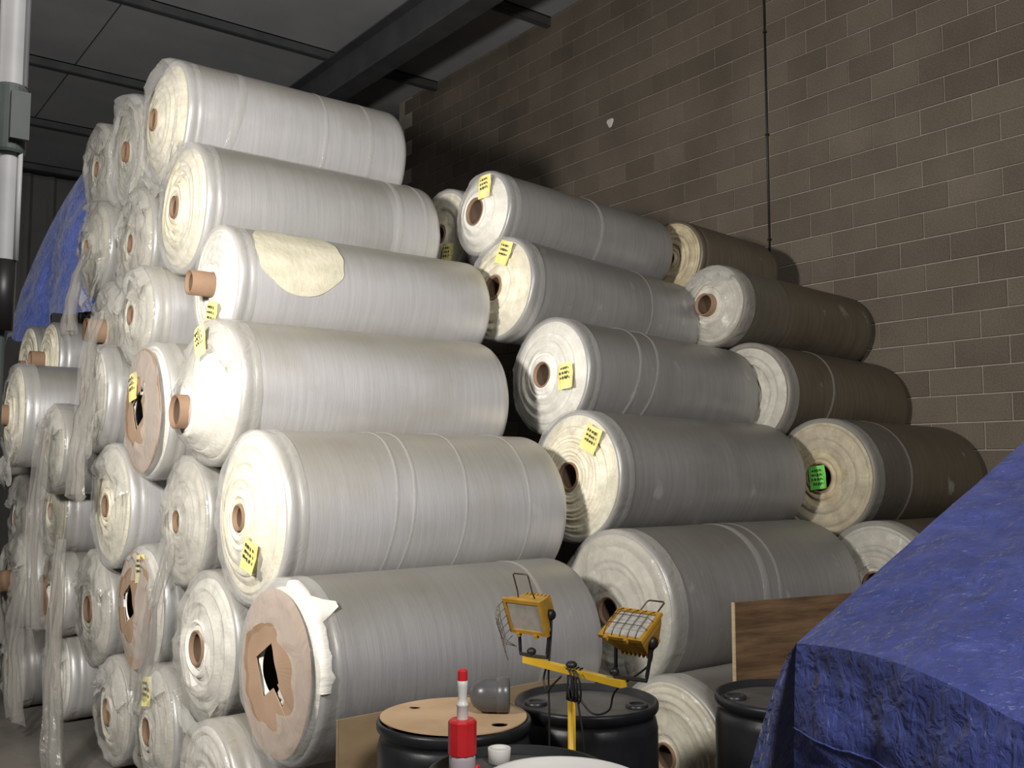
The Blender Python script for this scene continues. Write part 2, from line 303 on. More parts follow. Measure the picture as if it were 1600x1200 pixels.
# ------------------------------------------------------------------ rolls
def roll(key, u, v, z, R, L, yaw, label, film='film', end='white_l', rc=.062, bulge=.05, core_out=.01, wrap='wrap', hole=.45, skirt=0, disc=None,
         tags=(), steps=16, bands=(), telescope=.012, torn=None, wraps=True, rim=True, coff=(0, 0), patch=None, sleeve=None, flap=None):
    rg = random.Random(key); sd = rg.uniform(0, 100)
    root = empty('film_roll', (u, v, z)); root.rotation_euler = (0, math.radians(yaw[1]), math.radians(yaw[0])); tag(root, label, 'roll', 'rolls in the stacked pile')
    K = 72
    ph = [rg.uniform(0, 6.28) for _ in range(4)]
    def wob(h, r, a, i):
        if r < R*.8: return h, r
        rr = r*(1+.006*math.sin(2*a+ph[0])+.004*math.sin(3*a+ph[1]+h*1.3))+.003*nz(h*2.2+sd, math.cos(a)*2, math.sin(a)*2)+.0015*nz(h*14+sd, math.cos(a)*1.5, math.sin(a)*1.5)
        return h, min(rr, R*1.008)
    ed = .025
    prof = [(.02, R-.05), (.004, R-.032), (0, R-.018), (.006, R-.006), (.02, R-.001)]
    if rim: prof += [(.05, R), (.062, R-.006), (.072, R-.001)]
    n = 22
    prof += [(.09+(L-.15)*i/n, R) for i in range(n+1)]
    prof += [(L-.03, R-.001), (L-.008, R-.008), (L, R-.022), (L, R*.6), (L+.004, .08)]
    m = MB(); m.rev(prof, K, 'X', cap1=True, fn=wob); m.build('roll_body', M[film], root, True)
    # wound end: stepped rings of sheet
    Re = R-.03
    ring = []; off = 0
    for i in range(steps+1):
        t = i/steps; r = Re+(rc-Re)*t
        dome = -bulge*(1-(1-t)**1.6)
        off = rg.uniform(-telescope, telescope)
        ring.append((dome+off, r))
        if i < steps: ring.append((dome+off+rg.uniform(-.002, .002), r+(rc-Re)/steps*.7))
    def wob2(h, r, a, i):
        return h+.010*nz(math.cos(a)*1.4+sd, math.sin(a)*1.4, i*.35)*(1-abs(2*(r-rc)/(Re-rc)-1)*.6), r*(1+.012*nz(math.cos(a)*1.2, math.sin(a)*1.2+sd, i*.5))
    ring = [(.02, Re+.01)]+ring
    m = MB(); m.rev(ring, K, 'X', fn=wob2)
    nv = []
    for (x_, y_, z_) in m.v:
        t_ = 1-min(1, max(0, (math.hypot(y_, z_)-rc)/(Re-rc))); nv.append((x_, y_+coff[0]*t_, z_+coff[1]*t_))
    m.v = nv; m.build('wound_end', M[end], root, True)
    # cardboard core
    x0 = -bulge-core_out
    m = MB(); m.rev([(.2, rc), (x0, rc), (x0-.001, rc-.004), (x0, rc-.011), (.30, rc-.012), (.30, .002)], 32, 'X'); m.xf(Matrix.Translation((0, *coff))); c_ = m.build('core_tube', M['core'], root, True)
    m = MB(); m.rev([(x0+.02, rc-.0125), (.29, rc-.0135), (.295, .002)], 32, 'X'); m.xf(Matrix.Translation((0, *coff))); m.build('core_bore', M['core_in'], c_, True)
    if disc:
        dx = -bulge-.014; hy, hz = disc
        m = MB(); K2 = 64; ro = R*.90
        def hr(a):
            q = (math.cos(a-.2)); w4 = abs(math.cos(a-.3))+abs(math.sin(a-.3))
            rr = .128/w4
            return rr
        vs = []
        for lay in (0, 1):
            x = dx-.004*lay
            for j in range(K2):
                a = 2*PI*j/K2; q = hr(a); 
                if abs(((a-disc_ang(key)+PI) % (2*PI))-PI) < .16: q = R*.52
                vs.append((x-.006*nz(math.cos(a)+sd, math.sin(a), 0), hy+q*math.cos(a), hz+q*math.sin(a)))
            for j in range(K2):
                a = 2*PI*j/K2; vs.append((x+.01*nz(math.cos(a)+sd, math.sin(a), 5), ro*math.cos(a), ro*math.sin(a)))
        fs = []
        for j in range(K2):
            k = (j+1) % K2
            fs += [(j, k, K2+k, K2+j), (2*K2+j, 3*K2+j, 3*K2+k, 2*K2+k), (j, 2*K2+j, 2*K2+k, k), (K2+j, K2+k, 3*K2+k, 3*K2+j)]
        m.add(vs, fs); d = m.build('end_disc', M['disc'], root); d['label'] = 'brown cardboard end disc'
    if wraps:
        # clear film drawn over the end, ragged towards the core
        K3, NR = 72, 13; vs = []; fs = []
        amp = .045 if wrap == 'wrap_h' else .022
        for i in range(NR):
            t = i/(NR-1)
            for j in range(K3):
                a = 2*PI*j/K3; ca, sa = math.cos(a), math.sin(a)
                inn = rc+.01+(R-rc)*hole*(.55+.9*abs(nz(ca*1.3+sd, sa*1.3, 7.7)))
                if i < 3:
                    x = .10-.04*i; r = R*1.0085+.002+.003*nz(ca*5+sd, sa*5, x*20)
                else:
                    s = (i-3)/(NR-4); s2 = s**1.1; r = R*1.004+(inn-R*1.004)*s2
                    q = min(1, max(0, (r-rc)/(Re-rc)))
                    x = -bulge*(1-q**1.6)-.017-.006*min(1, s*6)-(.022 if disc else 0)*min(1, s*3)
                    if s == 0: x = -.004
                    x -= skirt*max(0, 1-abs(s-.12)/.22)*(.65+.5*nz(ca*1.5+sd, sa*1.5, 2))
                    x -= amp*max(0, nz(ca*r*9+sd, sa*r*9, s*2.5))+.010*max(0, nz(ca*r*24+sd, sa*r*24, 3))
                t_ = 1-min(1, max(0, (r-rc)/(Re-rc))); vs.append((x, r*ca+coff[0]*t_, r*sa+coff[1]*t_))
        for i in range(NR-1):
            for j in range(K3):
                k = (j+1) % K3; fs.append((i*K3+j, i*K3+k, (i+1)*K3+k, (i+1)*K3+j))
        mesh('plastic_wrap', vs, fs, M[wrap], root, True)
    for (ang, rad, rot, col) in tags:
        y, zz = math.cos(ang)*rad, math.sin(ang)*rad
        q = min(1, max(0, (rad-rc)/(Re-rc))); x = -bulge*(1-q**1.6)-.038-(.06*skirt if skirt else 0)
        if rad < .02: x = x0-.006
        tg(root, (x, y, zz), rot, col, rg)
    for hx, wd, tw in bands:
        # edge of an outer lap of film standing slightly proud
        m = MB(); vs = []; K4 = 72
        for j in range(K4+1):
            a = -PI*.5+.08+(2*PI-.16)*j/K4
            x = hx+tw*.5*math.sin(a)+.006*nz(j*.3, sd, 0)
            for k, (dx, dr) in enumerate(((0, .0005), (.001, .0035), (wd, .003), (wd+.008, .0005))):
                r = R*1.004+dr; vs.append((x+dx, r*math.cos(a), r*math.sin(a)))
        fs = [(j*4+k, j*4+k+1, (j+1)*4+k+1, (j+1)*4+k) for j in range(K4) for k in range(3)]
        m.add(vs, fs); m.build('film_lap', M['lap'], root, True)
    for (fa0, fa1, fl) in (flap or ()):
        vs = []; N1, N2 = 22, 12
        for j in range(N2+1):
            t = j/N2
            for i in range(N1+1):
                q = i/N1; a = fa0+(fa1-fa0)*q; ln = fl*(.35+.9*abs(nz(q*3.1+sd, 1.7, 0)))*math.sin(PI*min(1, max(0, .08+q*.84)))**.5
                x = -.012-bulge*.15-.05*math.sin(PI*t*.8)-.045*t*nz(q*6+sd, t*2, 3)-.012*nz(q*14, t*7, sd)
                y = R*.985*math.cos(a)*(1-.10*t)+.04*t*nz(q*4, t*3, sd+5); z_ = R*.985*math.sin(a)-ln*t
                vs.append((x, y, z_))
        fs = [(j*(N1+1)+i, j*(N1+1)+i+1, (j+1)*(N1+1)+i+1, (j+1)*(N1+1)+i) for j in range(N2) for i in range(N1)]
        mesh('film_flap', vs, fs, M['flap'], root, True)
    if sleeve:
        vs = []; K5, N5 = 72, 40
        for i in range(N5+1):
            for j in range(K5):
                a = 2*PI*j/K5; x = sleeve[0]+(sleeve[1]-sleeve[0])*i/N5+(.02*nz(math.cos(a)*3, math.sin(a)*3, sd+i) if i in (0, N5) else 0)
                r = R*1.008+.004+.0035*nz(x*16+sd, math.cos(a)*5, math.sin(a)*5)+.002*nz(x*40, a*9, sd); vs.append((x, r*math.cos(a), r*math.sin(a)))
        fs = [(i*K5+j, i*K5+(j+1) % K5, (i+1)*K5+(j+1) % K5, (i+1)*K5+j) for i in range(N5) for j in range(K5)]
        mesh('clear_sleeve', vs, fs, M['sleeve'], root, True)
    if patch:
        vs = []; fs = []; N1, N2 = 16, 16; (px0, px1, a0, a1) = patch
        for i in range(N1+1):
            for j in range(N2+1):
                s_, t_ = 2*i/N1-1, 2*j/N2-1
                e_ = s_*math.sqrt(max(0, 1-t_*t_/2)); f_ = t_*math.sqrt(max(0, 1-s_*s_/2))
                x = (px0+px1)/2+(px1-px0)/2*e_*(1+.12*nz(f_*3, sd, 0)); a = (a0+a1)/2+(a1-a0)/2*f_
                r = R*1.006+.004+.003*nz(x*9, a*6, sd); vs.append((x, r*math.cos(a), r*math.sin(a)))
        for i in range(N1):
            for j in range(N2): q = i*(N2+1)+j; fs.append((q, q+1, q+N2+2, q+N2+1))
        t_ = mesh('exposed_patch', vs, fs, M['yellowed'], root, True); t_['label'] = 'yellowed patch where the cover film is torn open'
    if torn:
        m = MB(); vs = []; N = 20
        for i in range(N+1):
            a = torn[0]+(torn[1]-torn[0])*i/N
            w_ = .03+.05*abs(nz(i*.7, sd, 1))+(.08 if i in (7, 8) else 0)+(.04 if i in (6, 9) else 0)
            for x, r in ((-.02, R*.955), (-.012, R*1.015), (w_*.5, R*1.02), (w_, R*1.012+.012*(i in (7, 8)))):
                vs.append((x, r*math.cos(a), r*math.sin(a)))
        m.add(vs, [(i*4+k, i*4+k+1, (i+1)*4+k+1, (i+1)*4+k) for i in range(N) for k in range(3)])
        t_ = m.build('torn_edge', M['white_l'], root, True); t_['label'] = 'torn white film edge'
    return root
def disc_ang(key): return {'R6': 3.7, 'L7': 2.2, 'L16': -.05, 'L19': 1.0}.get(key, 0)
def tg(root, loc, rot, col, rg):
    W, H = .122, .160; n = 5; vs = []; fs = []
    for i in range(n+1):
        for j in range(n+1):
            y, z_ = (i/n-.5)*W, (j/n-.5)*H
            vs.append((.010*math.sin(i*.9+j*.4)+.006*nz(i*.5, j*.5, rot), y, z_))
    for i in range(n):
        for j in range(n): fs.append((i*(n+1)+j, (i+1)*(n+1)+j, (i+1)*(n+1)+j+1, i*(n+1)+j+1))
    t = mesh('label_tag', vs, fs, M[col], root, loc=loc, rot=(rot, 0, 0)); t['label'] = ('yellow' if col == 'tag' else 'bright green')+' paper tag with dark marks'
    mk = MB()
    for k in range(4):
        zz = .048-k*.030
        y = -.040
        while y < .030:
            wd = rg.uniform(.010, .022); hh = rg.uniform(.010, .018)
            mk.box((-.0125, y, zz-hh/2), (-.0115, y+wd*.7, zz+hh/2)); y += wd+.005
        if col == 'tag' and k == 2: break
    mk.build('print', M['ink'], t)
    return t
# near corner of the pile, top to bottom
roll('R1', 1.998, 6.391, 4.086, 0.416, 1.618, (0, 0), 'topmost bright silver roll at the peak of the pile', 'film_w', 'cream', rc=.075, bulge=.09, skirt=.07, hole=.35, bands=((.30, .05, .2), (.95, .02, .05), (1.30, .03, .03)), steps=12, flap=((-2.6, -.9, .16),))
roll('R2', 1.974, 5.934, 3.399, 0.410, 1.649, (0, 0), 'glossy silver roll with ragged cream end, second from the top of the near corner', 'film_w', 'cream', rc=.07, bulge=.06, telescope=.02, skirt=.03, hole=.5, sleeve=(.08, 1.25), bands=((1.30, .04, .03), (1.52, .02, 0)))
roll('R3', 2.002, 5.421, 2.842, 0.349, 1.720, (0, 0), 'roll with yellowed patch and core sticking out, third from the top of the near corner', 'film_w', 'white_l', rc=.072, bulge=.02, core_out=.14, hole=.2, tags=((-1.9, .20, .2, 'tag'),), patch=(.10, .66, 1.75, 3.35))
roll('R4', 1.874, 5.061, 2.193, 0.394, 1.698, (0, 0), 'silver roll whose brown core droops out under crumpled clear plastic', 'film_w', 'white_l', rc=.09, bulge=.16, core_out=.05, wrap='wrap_h', hole=.15, skirt=.04, coff=(.0, -.11), tags=((1.9, .27, -.5, 'tag'),), flap=((.35, 2.75, .30),))
roll('R5', 1.885, 4.556, 1.548, 0.427, 1.681, (0, 0), 'large silver roll above the bottom front roll, neat cream rings and tag at lower right', 'film_w', 'cream', rc=.066, bulge=.06, hole=.30, steps=22, tags=((-2.35, .24, .35, 'tag'),), bands=((.56, .01, .12), (.66, .012, .12), (.98, .008, .1), (1.4, .01, .05)))
roll('R6', 1.830, 4.041, 0.902, 0.401, 1.552, (0, 0), 'front roll with brown cardboard disc and torn white rim, directly behind the drums', 'film', 'white_l', rc=.105, bulge=.02, core_out=-.12, disc=(.07, .0), coff=(.07, 0), hole=.55, bands=((1.16, .02, .15),), torn=(1.75, 3.2))
# middle stack, top to bottom
roll('S1', 4.030, 6.111, 3.568, 0.352, 1.620, (0, 0), 'cream roll end peeking out between two upper silver rolls', 'film', 'cream', rc=.066, bulge=.03, tags=((-2.2, .22, .1, 'tag'),), steps=10)
roll('S2', 3.928, 5.454, 3.581, 0.305, 1.662, (1, 3), 'uppermost roll of the middle stack, wide open core and tag at upper right', 'film_g', 'white_l', rc=.10, bulge=.07, hole=.35, tags=((2.2, .19, -.1, 'tag'),), bands=((.86, .03, .02),), steps=10)
roll('S3', 3.889, 5.208, 3.003, 0.358, 1.674, (1, 4.5), 'grey roll with pale cream end and tag at top, second in the middle stack', 'film_g', 'cream', rc=.085, bulge=.05, hole=.75, tags=((2.0, .245, .35, 'tag'),), steps=12, bands=((1.12, .01, .05),))
roll('S4', 3.985, 4.793, 2.382, 0.381, 1.660, (0, 3), 'grey roll with rumpled clear film round its core, third in the middle stack', 'film_g', 'white_l', rc=.085, bulge=.06, hole=.30, tags=((3.25, .24, -.15, 'tag'),), bands=((.42, .02, .2), (.58, .02, .2)), steps=18)
roll('S5', 3.819, 4.355, 1.738, 0.393, 1.728, (0, 1.2), 'grey roll with many cream rings and tag at upper right, fourth in the middle stack', 'film_g', 'cream', rc=.085, bulge=.05, hole=.85, tags=((2.3, .29, .45, 'tag'),), steps=24)
roll('S6', 3.755, 3.952, 1.004, 0.441, 1.707, (0, 0), 'thick grey roll with crinkled plastic end, right behind the yellow work lamps', 'film_g', 'grey_l', rc=.08, bulge=.05, wrap='wrap_h', hole=.15, bands=((.72, .05, .15), (.86, .02, .15)))
roll('S7', 3.594, 3.402, 0.379, 0.376, 1.509, (0, 0), 'bottom roll on the floor between the black drums, crinkled end showing', 'film', 'cream', rc=.07, bulge=.04, wrap='wrap_h', hole=.2)
# rolls against the block wall
roll('T2', 5.780, 5.388, 3.484, 0.326, 1.000, (1, 3), 'dark brown roll end-on behind the uppermost middle roll, by the block wall', 'film_b', 'brown_l', wraps=False, bulge=.02)
roll('T3', 5.600, 4.800, 3.000, 0.312, 1.640, (0, 2.5), 'dusty brown roll with crumpled cream wrap and dark core, highest facing the block wall', 'film_b', 'grey_l', rc=.085, bulge=.06, core_out=.05, wrap='wrap_h', hole=.3, skirt=.05, sleeve=(.04, .5), flap=((.5, 2.4, .20),))
roll('T4', 5.690, 4.580, 2.316, 0.390, 1.560, (0, 2), 'brown roll with pale rim half hidden behind the third middle roll', 'film_b', 'grey_l', bulge=.02, bands=((.5, .02, .2),))
roll('T5', 5.786, 4.012, 1.719, 0.408, 1.460, (0, 1), 'brown roll with a bright green tag hanging in its core', 'film_b', 'brown_l', rc=.105, bulge=.03, hole=.35, steps=12, sleeve=(.02, .42), bands=((.42, .02, .05),), tags=((0, .01, -.15, 'tag_g'),))
roll('T6', 5.650, 3.529, 1.048, 0.397, 1.550, (0, 0), 'low brown roll with crumpled clear wrap, half hidden by the blue tarp', 'film_b', 'grey_l', rc=.085, bulge=.03, wrap='wrap_h', hole=.12)
# left flank of the pile, seen nearly end-on
roll('L1', 2.003, 7.228, 4.102, 0.422, 1.620, (-0.8, -0.6), 'roll with curled white rim just left of the topmost roll', 'film', 'grey_l', rc=.075, bulge=.02, skirt=.09, hole=.3, core_out=.03, flap=((.2, 2.4, .26), (-2.5, -.8, .18)))
roll('L2', 1.996, 8.014, 4.166, 0.367, 1.620, (-0.3, -0.6), 'small roll with a peaked flap of plastic beside the left blue tarp', 'film', 'grey_l', bulge=.03, skirt=.06, wrap='wrap_h', hole=.2, flap=((.3, 2.7, .34),))
roll('L3', 1.926, 6.724, 3.311, 0.384, 1.620, (-1.4, -0.2), 'plastic covered roll end left of the ragged cream roll', 'film', 'grey_l', bulge=.04, wrap='wrap_h', hole=.2, skirt=.03, flap=((.4, 2.6, .26),))
roll('L4', 1.890, 7.671, 3.445, 0.371, 1.620, (1.3, 0.5), 'grey wrapped roll end right beside the edge of the left blue tarp', 'film', 'grey_l', bulge=.06, wrap='wrap_h', hole=.25, flap=((-2.8, -.6, .18),))
roll('L5', 1.807, 6.245, 2.746, 0.321, 1.620, (0.8, -0.4), 'narrow bright white roll left of the roll with the protruding core', 'film_w', 'grey_l', bulge=.04, wrap='wrap_h', hole=.18, flap=((.3, 2.5, .24),))
roll('L6', 1.919, 7.309, 2.774, 0.369, 1.620, (0.1, -0.4), 'roll with a short brown core stub poking out below the left blue tarp', 'film', 'grey_l', rc=.085, bulge=.04, core_out=.13, wrap='wrap_h', hole=.3, flap=((.6, 2.8, .30),))
roll('L7', 1.783, 5.860, 2.127, 0.409, 1.620, (-1.0, -0.6), 'roll capped with a pinkish brown cardboard disc, level with the drooping core', 'film_w', 'white_l', bulge=.03, rc=.10, core_out=-.12, disc=(.09, -.0), coff=(.09, 0), hole=.45, tags=((.75, .22, -.3, 'tag'),))
roll('L8', 1.665, 6.684, 2.240, 0.354, 1.620, (-0.9, 0.7), 'cream roll with brown core left of the upper cardboard disc', 'film', 'grey_l', rc=.08, bulge=.04, hole=.5, core_out=.02, flap=((-2.9, -.5, .24),))
roll('L9', 1.742, 8.385, 2.637, 0.323, 1.620, (1.1, 0.5), 'cream roll with square looking core stub below the left blue tarp', 'film', 'cream', rc=.075, bulge=.03, core_out=.11, wraps=False)
roll('L10', 1.722, 9.069, 2.637, 0.366, 1.620, (1.0, -0.5), 'farthest cream roll under the lower corner of the left blue tarp', 'film', 'cream', bulge=.03, core_out=.04, wraps=False)
roll('L11', 1.422, 7.881, 2.173, 0.382, 1.620, (-0.6, 0.2), 'cream roll standing out at the far left edge below the tarp', 'film', 'cream', rc=.075, bulge=.05, core_out=.05, hole=.6, flap=((-2.8, -.9, .26),))
roll('L12', 1.560, 7.248, 1.920, 0.311, 1.620, (0.7, 0.6), 'grey roll wrapped in cloudy plastic in the middle of the left flank', 'film_g', 'grey_l', bulge=.03, wrap='wrap_h', hole=.12, flap=((.3, 2.7, .34),))
roll('L13', 1.728, 6.407, 1.550, 0.392, 1.620, (1.2, -0.7), 'white roll with thick cream rim below the upper cardboard disc', 'film_w', 'cream', bulge=.03, rc=.07, hole=.35, flap=((.9, 2.9, .30),))
roll('L14', 1.860, 5.420, 1.494, 0.363, 1.620, (0.3, 0.3), 'roll end sealed in grey translucent plastic left of the large silver roll', 'film', 'grey_l', bulge=.04, wrap='wrap_h', hole=.05)
roll('L15', 1.691, 7.721, 1.467, 0.349, 1.620, (0.0, -0.5), 'cloudy wrapped roll low on the far left flank above the brown end', 'film', 'cream', bulge=.03, wrap='wrap_h', hole=.15, flap=((.3, 2.4, .34),))
roll('L16', 1.807, 5.924, 0.957, 0.376, 1.620, (-0.1, -0.7), 'roll with orange brown cardboard disc and slotted hole near the bottom left', 'film', 'white_l', bulge=.04, rc=.10, core_out=-.12, disc=(.13, .02), coff=(.13, .02), hole=.4, tags=((1.9, .26, -.1, 'tag'),), flap=((1.0, 2.9, .22),))
roll('L17', 1.847, 5.007, 0.864, 0.391, 1.620, (1.4, 0.6), 'roll with deep twisted core hole left of the front cardboard disc roll', 'film', 'white_l', rc=.09, bulge=.05, wrap='wrap_h', hole=.3, telescope=.02, flap=((-2.6, -.7, .14),))
roll('L18', 1.745, 6.766, 0.872, 0.382, 1.620, (0.2, -0.3), 'grey roll with narrow brown core left of the slotted disc', 'film', 'grey_l', rc=.085, bulge=.04, wrap='wrap_h', hole=.3, flap=((.5, 2.7, .36),))
roll('L19', 1.651, 7.433, 0.898, 0.289, 1.620, (1.3, 0.1), 'small roll with dull brown cardboard end low on the far left', 'film', 'white_l', bulge=.02, rc=.09, core_out=-.1, disc=(.0, .0), wrap='wrap_h', hole=.3)
roll('L20', 1.536, 8.168, 0.937, 0.350, 1.620, (1.2, 0.6), 'leftmost low roll with a dark square core stub', 'film', 'grey_l', rc=.08, bulge=.04, core_out=.10, wrap='wrap_h', hole=.3, flap=((.3, 2.7, .30),))
roll('L21', 1.721, 7.525, 0.316, 0.313, 1.620, (0.0, -0.1), 'white roll on the floor at the far left with a brown core', 'film_w', 'white_l', rc=.075, bulge=.04, hole=.4, flap=((.3, 2.6, .26),))
roll('L22', 1.735, 6.205, 0.327, 0.324, 1.620, (0.3, -0.1), 'floor roll with narrow brown core beneath the slotted disc roll', 'film', 'grey_l', rc=.08, bulge=.04, wrap='wrap_h', hole=.35, flap=((.5, 2.8, .26),))
roll('L23', 1.766, 5.534, 0.351, 0.348, 1.620, (-1.1, -0.3), 'plastic covered floor roll with a tag at its top, beside the hanging film', 'film', 'grey_l', rc=.075, bulge=.04, wrap='wrap_h', hole=.2, tags=((1.7, .22, -.1, 'tag'),), flap=((.4, 2.3, .28),))
roll('L24', 1.669, 4.443, 0.317, 0.314, 1.620, (1.0, -0.7), 'lowest roll at the bottom edge under the front cardboard disc roll', 'film_w', 'white_l', rc=.075, bulge=.04, wrap='wrap_h', hole=.3)
roll('L26', 1.639, 8.693, 1.383, 0.343, 1.620, (-1.5, 0.2), 'grey wrapped roll at the left edge above the dark core stub', 'film_g', 'grey_l', bulge=.03, wrap='wrap_h', hole=.2, flap=((.4, 2.8, .32),))
roll('L27', 1.60, 8.80, 2.05, .325, 1.62, (-0.7, 0.1), 'shaded roll at the left edge below the farthest cream roll', 'film_g', 'grey_l', bulge=.03, wrap='wrap_h', hole=.3)
roll('L25', 1.527, 8.132, 0.300, 0.297, 1.620, (-0.1, -0.3), 'darkest floor roll at the lower left edge', 'film_g', 'grey_l', bulge=.03, wrap='wrap_h', hole=.3)
roll('H1', 2.15, 8.82, 3.30, .345, 1.5, (0, 0), 'roll just under the lower edge of the left blue tarp, nearer the pile', 'film', 'grey_l', wraps=False, bulge=.03)
roll('H2', 2.15, 9.55, 3.27, .340, 1.5, (0, 0), 'farther roll just under the lower edge of the left blue tarp', 'film', 'grey_l', wraps=False, bulge=.03)
roll('H3', 2.20, 9.17, 3.88, .320, 1.4, (0, 0), 'upper roll that props up the left blue tarp', 'film', 'grey_l', wraps=False, bulge=.03)
# ------------------------------------------------------------------ loose film hanging down the left flank
def hanging(label, top, bot, w0, w1, seed):
    vs = []; fs = []; NU, NV = 14, 30; top, bot = Vector(top), Vector(bot)
    for i in range(NV+1):
        t = i/NV; c = top.lerp(bot, t); ww = w0+(w1-w0)*t
        for j in range(NU+1):
            s = j/NU-.5
            fold = .030*math.sin(s*17+seed+t*1.5)*(.4+t)+.02*nz(s*4+seed, t*5, 0)
            vs.append((c.x-.035*math.sin(PI*t)+fold, c.y+s*ww+.03*nz(t*3, s*2, seed), c.z+(.05*nz(s*5, seed, 2) if i in (0, NV) else 0)))
    for i in range(NV):
        for j in range(NU):
            a = i*(NU+1)+j; fs.append((a, a+1, a+NU+2, a+NU+1))
    o = mesh('loose_film', vs, fs, M['sheet'], None, True); return tag(o, label, 'plastic film', 'loose film on the left flank')
hanging('long strip of clear film hanging to the floor left of the slotted disc', (1.48, 6.55, 1.35), (1.38, 6.05, .03), .30, .26, 1.0)
hanging('cloudy film hanging beside the cream roll with brown core', (1.46, 7.05, 2.05), (1.42, 6.95, .75), .34, .30, 2.2)
hanging('clear film draped from the upper cardboard disc roll down its left side', (1.60, 6.36, 2.35), (1.52, 6.42, 1.60), .26, .34, 3.7)
hanging('torn film trailing on the far left flank', (1.28, 7.75, 1.75), (1.32, 7.55, .60), .34, .40, 5.1)
hanging('film hanging below the grey wrapped roll near the left tarp', (1.74, 7.30, 3.35), (1.60, 7.12, 2.70), .30, .24, 6.3)
hanging('cloudy film drooping in front of the narrow white roll', (1.66, 6.62, 2.80), (1.58, 6.45, 2.05), .30, .20, 7.7)
hanging('film hanging between the lower cardboard disc and the twisted core roll', (1.80, 5.48, 1.38), (1.72, 5.60, .52), .20, .28, 8.4)
hanging('wide film sheet sagging over the lowest rolls at far left', (1.40, 7.25, 1.05), (1.36, 7.10, .15), .42, .34, 9.2)
# ------------------------------------------------------------------ tarps
def cloth(name, pts_fn, nu, nv, mat, parent=None):
    vs = [pts_fn(i/nu, j/nv) for j in range(nv+1) for i in range(nu+1)]
    fs = [(j*(nu+1)+i, j*(nu+1)+i+1, (j+1)*(nu+1)+i+1, (j+1)*(nu+1)+i) for j in range(nv) for i in range(nu)]
    return mesh(name, vs, fs, mat, parent, True)
def wr(p, a=.02, f=6.0, sd=0):
    p = Vector(p); return p+Vector((nz(p.x*f+sd, p.y*f, p.z*f), nz(p.x*f, p.y*f+sd+9, p.z*f), nz(p.x*f, p.y*f, p.z*f+sd+4)))*a
Cn = Vector((2.307, 1.698, 1.306)); En = Vector((3.813, 1.745, 1.893)); Gn = Vector((2.10, .72, 1.235))
E2 = Cn+(En-Cn)*1.5; X2 = Vector((4.4, .55, 2.1))
def sag(i): return .035*math.sin(PI*i)
def p_front_edge(i): # ridge at the front of the load, dips and rolls over
    p = Cn.lerp(Gn, i); p.z += .035*math.sin(PI*min(1, i*1.5))*(1 if i < .66 else 0)-.05*max(0, i-.55); return p
def p_top(i, j): # i along front ridge, j up the slope
    a = p_front_edge(i); bq = E2.lerp(X2, i); q = a.lerp(bq, j)
    edge = min(1, j*6)*min(1, i*8+ .15)
    q.z -= .05*math.sin(PI*j)*min(1, i*3); 
    return q+(wr(q, .03, 5)-q)*edge+(wr(q, .012, 16)-q)*edge
def p_front(i, j):
    a = p_front_edge(i); drop = a.z-.03; z = a.z-drop*j
    o_ = (.10*j**.7+.035*math.sin(i*14+2*j)*min(1, j*3)*min(1, i*6))
    q = Vector((a.x-o_*.95, a.y-.03*j, z)); e = min(1, j*10)*min(1, i*10)
    return q+(wr(q, .035, 6, 3)-q)*e+(wr(q, .012, 18, 3)-q)*e
def p_side(i, j):
    a = Cn.lerp(E2, i); drop = a.z-.03; z = a.z-drop*j
    f_ = .34*(j**.75)
    q = Vector((a.x-.12*j**.7*(1-i), a.y+f_, z)); e = min(1, j*10)*min(1, i*10)
    return q+(wr(q, .03, 6, 3)-q)*e
tp = empty('blue_tarp', (3.2, 1.1, 0)); inv = Matrix.Translation((-3.2, -1.1, 0))
for nm, fn, nu, nv in (('top_sheet', p_top, 60, 70), ('front_drape', p_front, 60, 60), ('side_drape', p_side, 50, 40)):
    o = cloth(nm, fn, nu, nv, M['tarp'], tp); o.data.transform(inv)
tag(tp, 'large wrinkled blue tarp over a load at the lower right', 'tarp')
# creased hem lines along the front drape
m = MB()
for zz in (1.08, .90):
    pts = [];
    for k in range(40):
        i = k/39; a = p_front_edge(i); j = (a.z-zz)/(a.z-.03); pts.append(p_front(i, j)+Vector((-.002, 0, 0)))
    m.tube(pts, .003, 5)
m.xf(inv); m.build('crease', M['tarp'], tp, True)
# tarp over the far end of the pile
def t_out(i): # top outline: i 0 at the right edge, 1 at the far end
    return Vector((2.04-.08*i, 8.40+2.3*i, 4.38-.25*i-.50*i**2))
def t_w(q, e): return q+(wr(wr(q, .06, 2.5, 7), .022, 8, 7)-q)*e
def t_front(i, j):
    a = t_out(i); z1 = 3.02-.05*i+.10*math.sin(i*9); z = a.z+(z1-a.z)*j
    q = Vector((a.x-.16*j-.05*math.sin(i*11)*min(1, j*2), a.y, z)); return t_w(q, min(1, j*6)*min(1, i*10))
def t_top(i, j):
    a = t_out(i); q = Vector((a.x+1.5*j, a.y, a.z+.10*math.sin(PI*min(1, j*1.2)))); return t_w(q, min(1, j*6)*min(1, i*10))
def t_side(i, j):
    top = t_top(0, i); bot = t_front(0, j); q = Vector((bot.x+(top.x-2.04), 8.40, top.z+(bot.z-top.z)*1.0 if i == 0 else top.z+(3.05-top.z)*j))
    return t_w(q, min(1, j*5)*min(1, i*8))
tp2 = empty('blue_tarp', (2.5, 9.4, 2.9)); inv2 = Matrix.Translation((-2.5, -9.4, -2.9))
for nm, fn, nu, nv in (('front_drape', t_front, 40, 30), ('top_sheet', t_top, 40, 20), ('side_drape', t_side, 24, 24)):
    o = cloth(nm, fn, nu, nv, M['tarp2'], tp2); o.data.transform(inv2)
tag(tp2, 'faded blue tarp hanging over the far upper left of the pile', 'tarp')
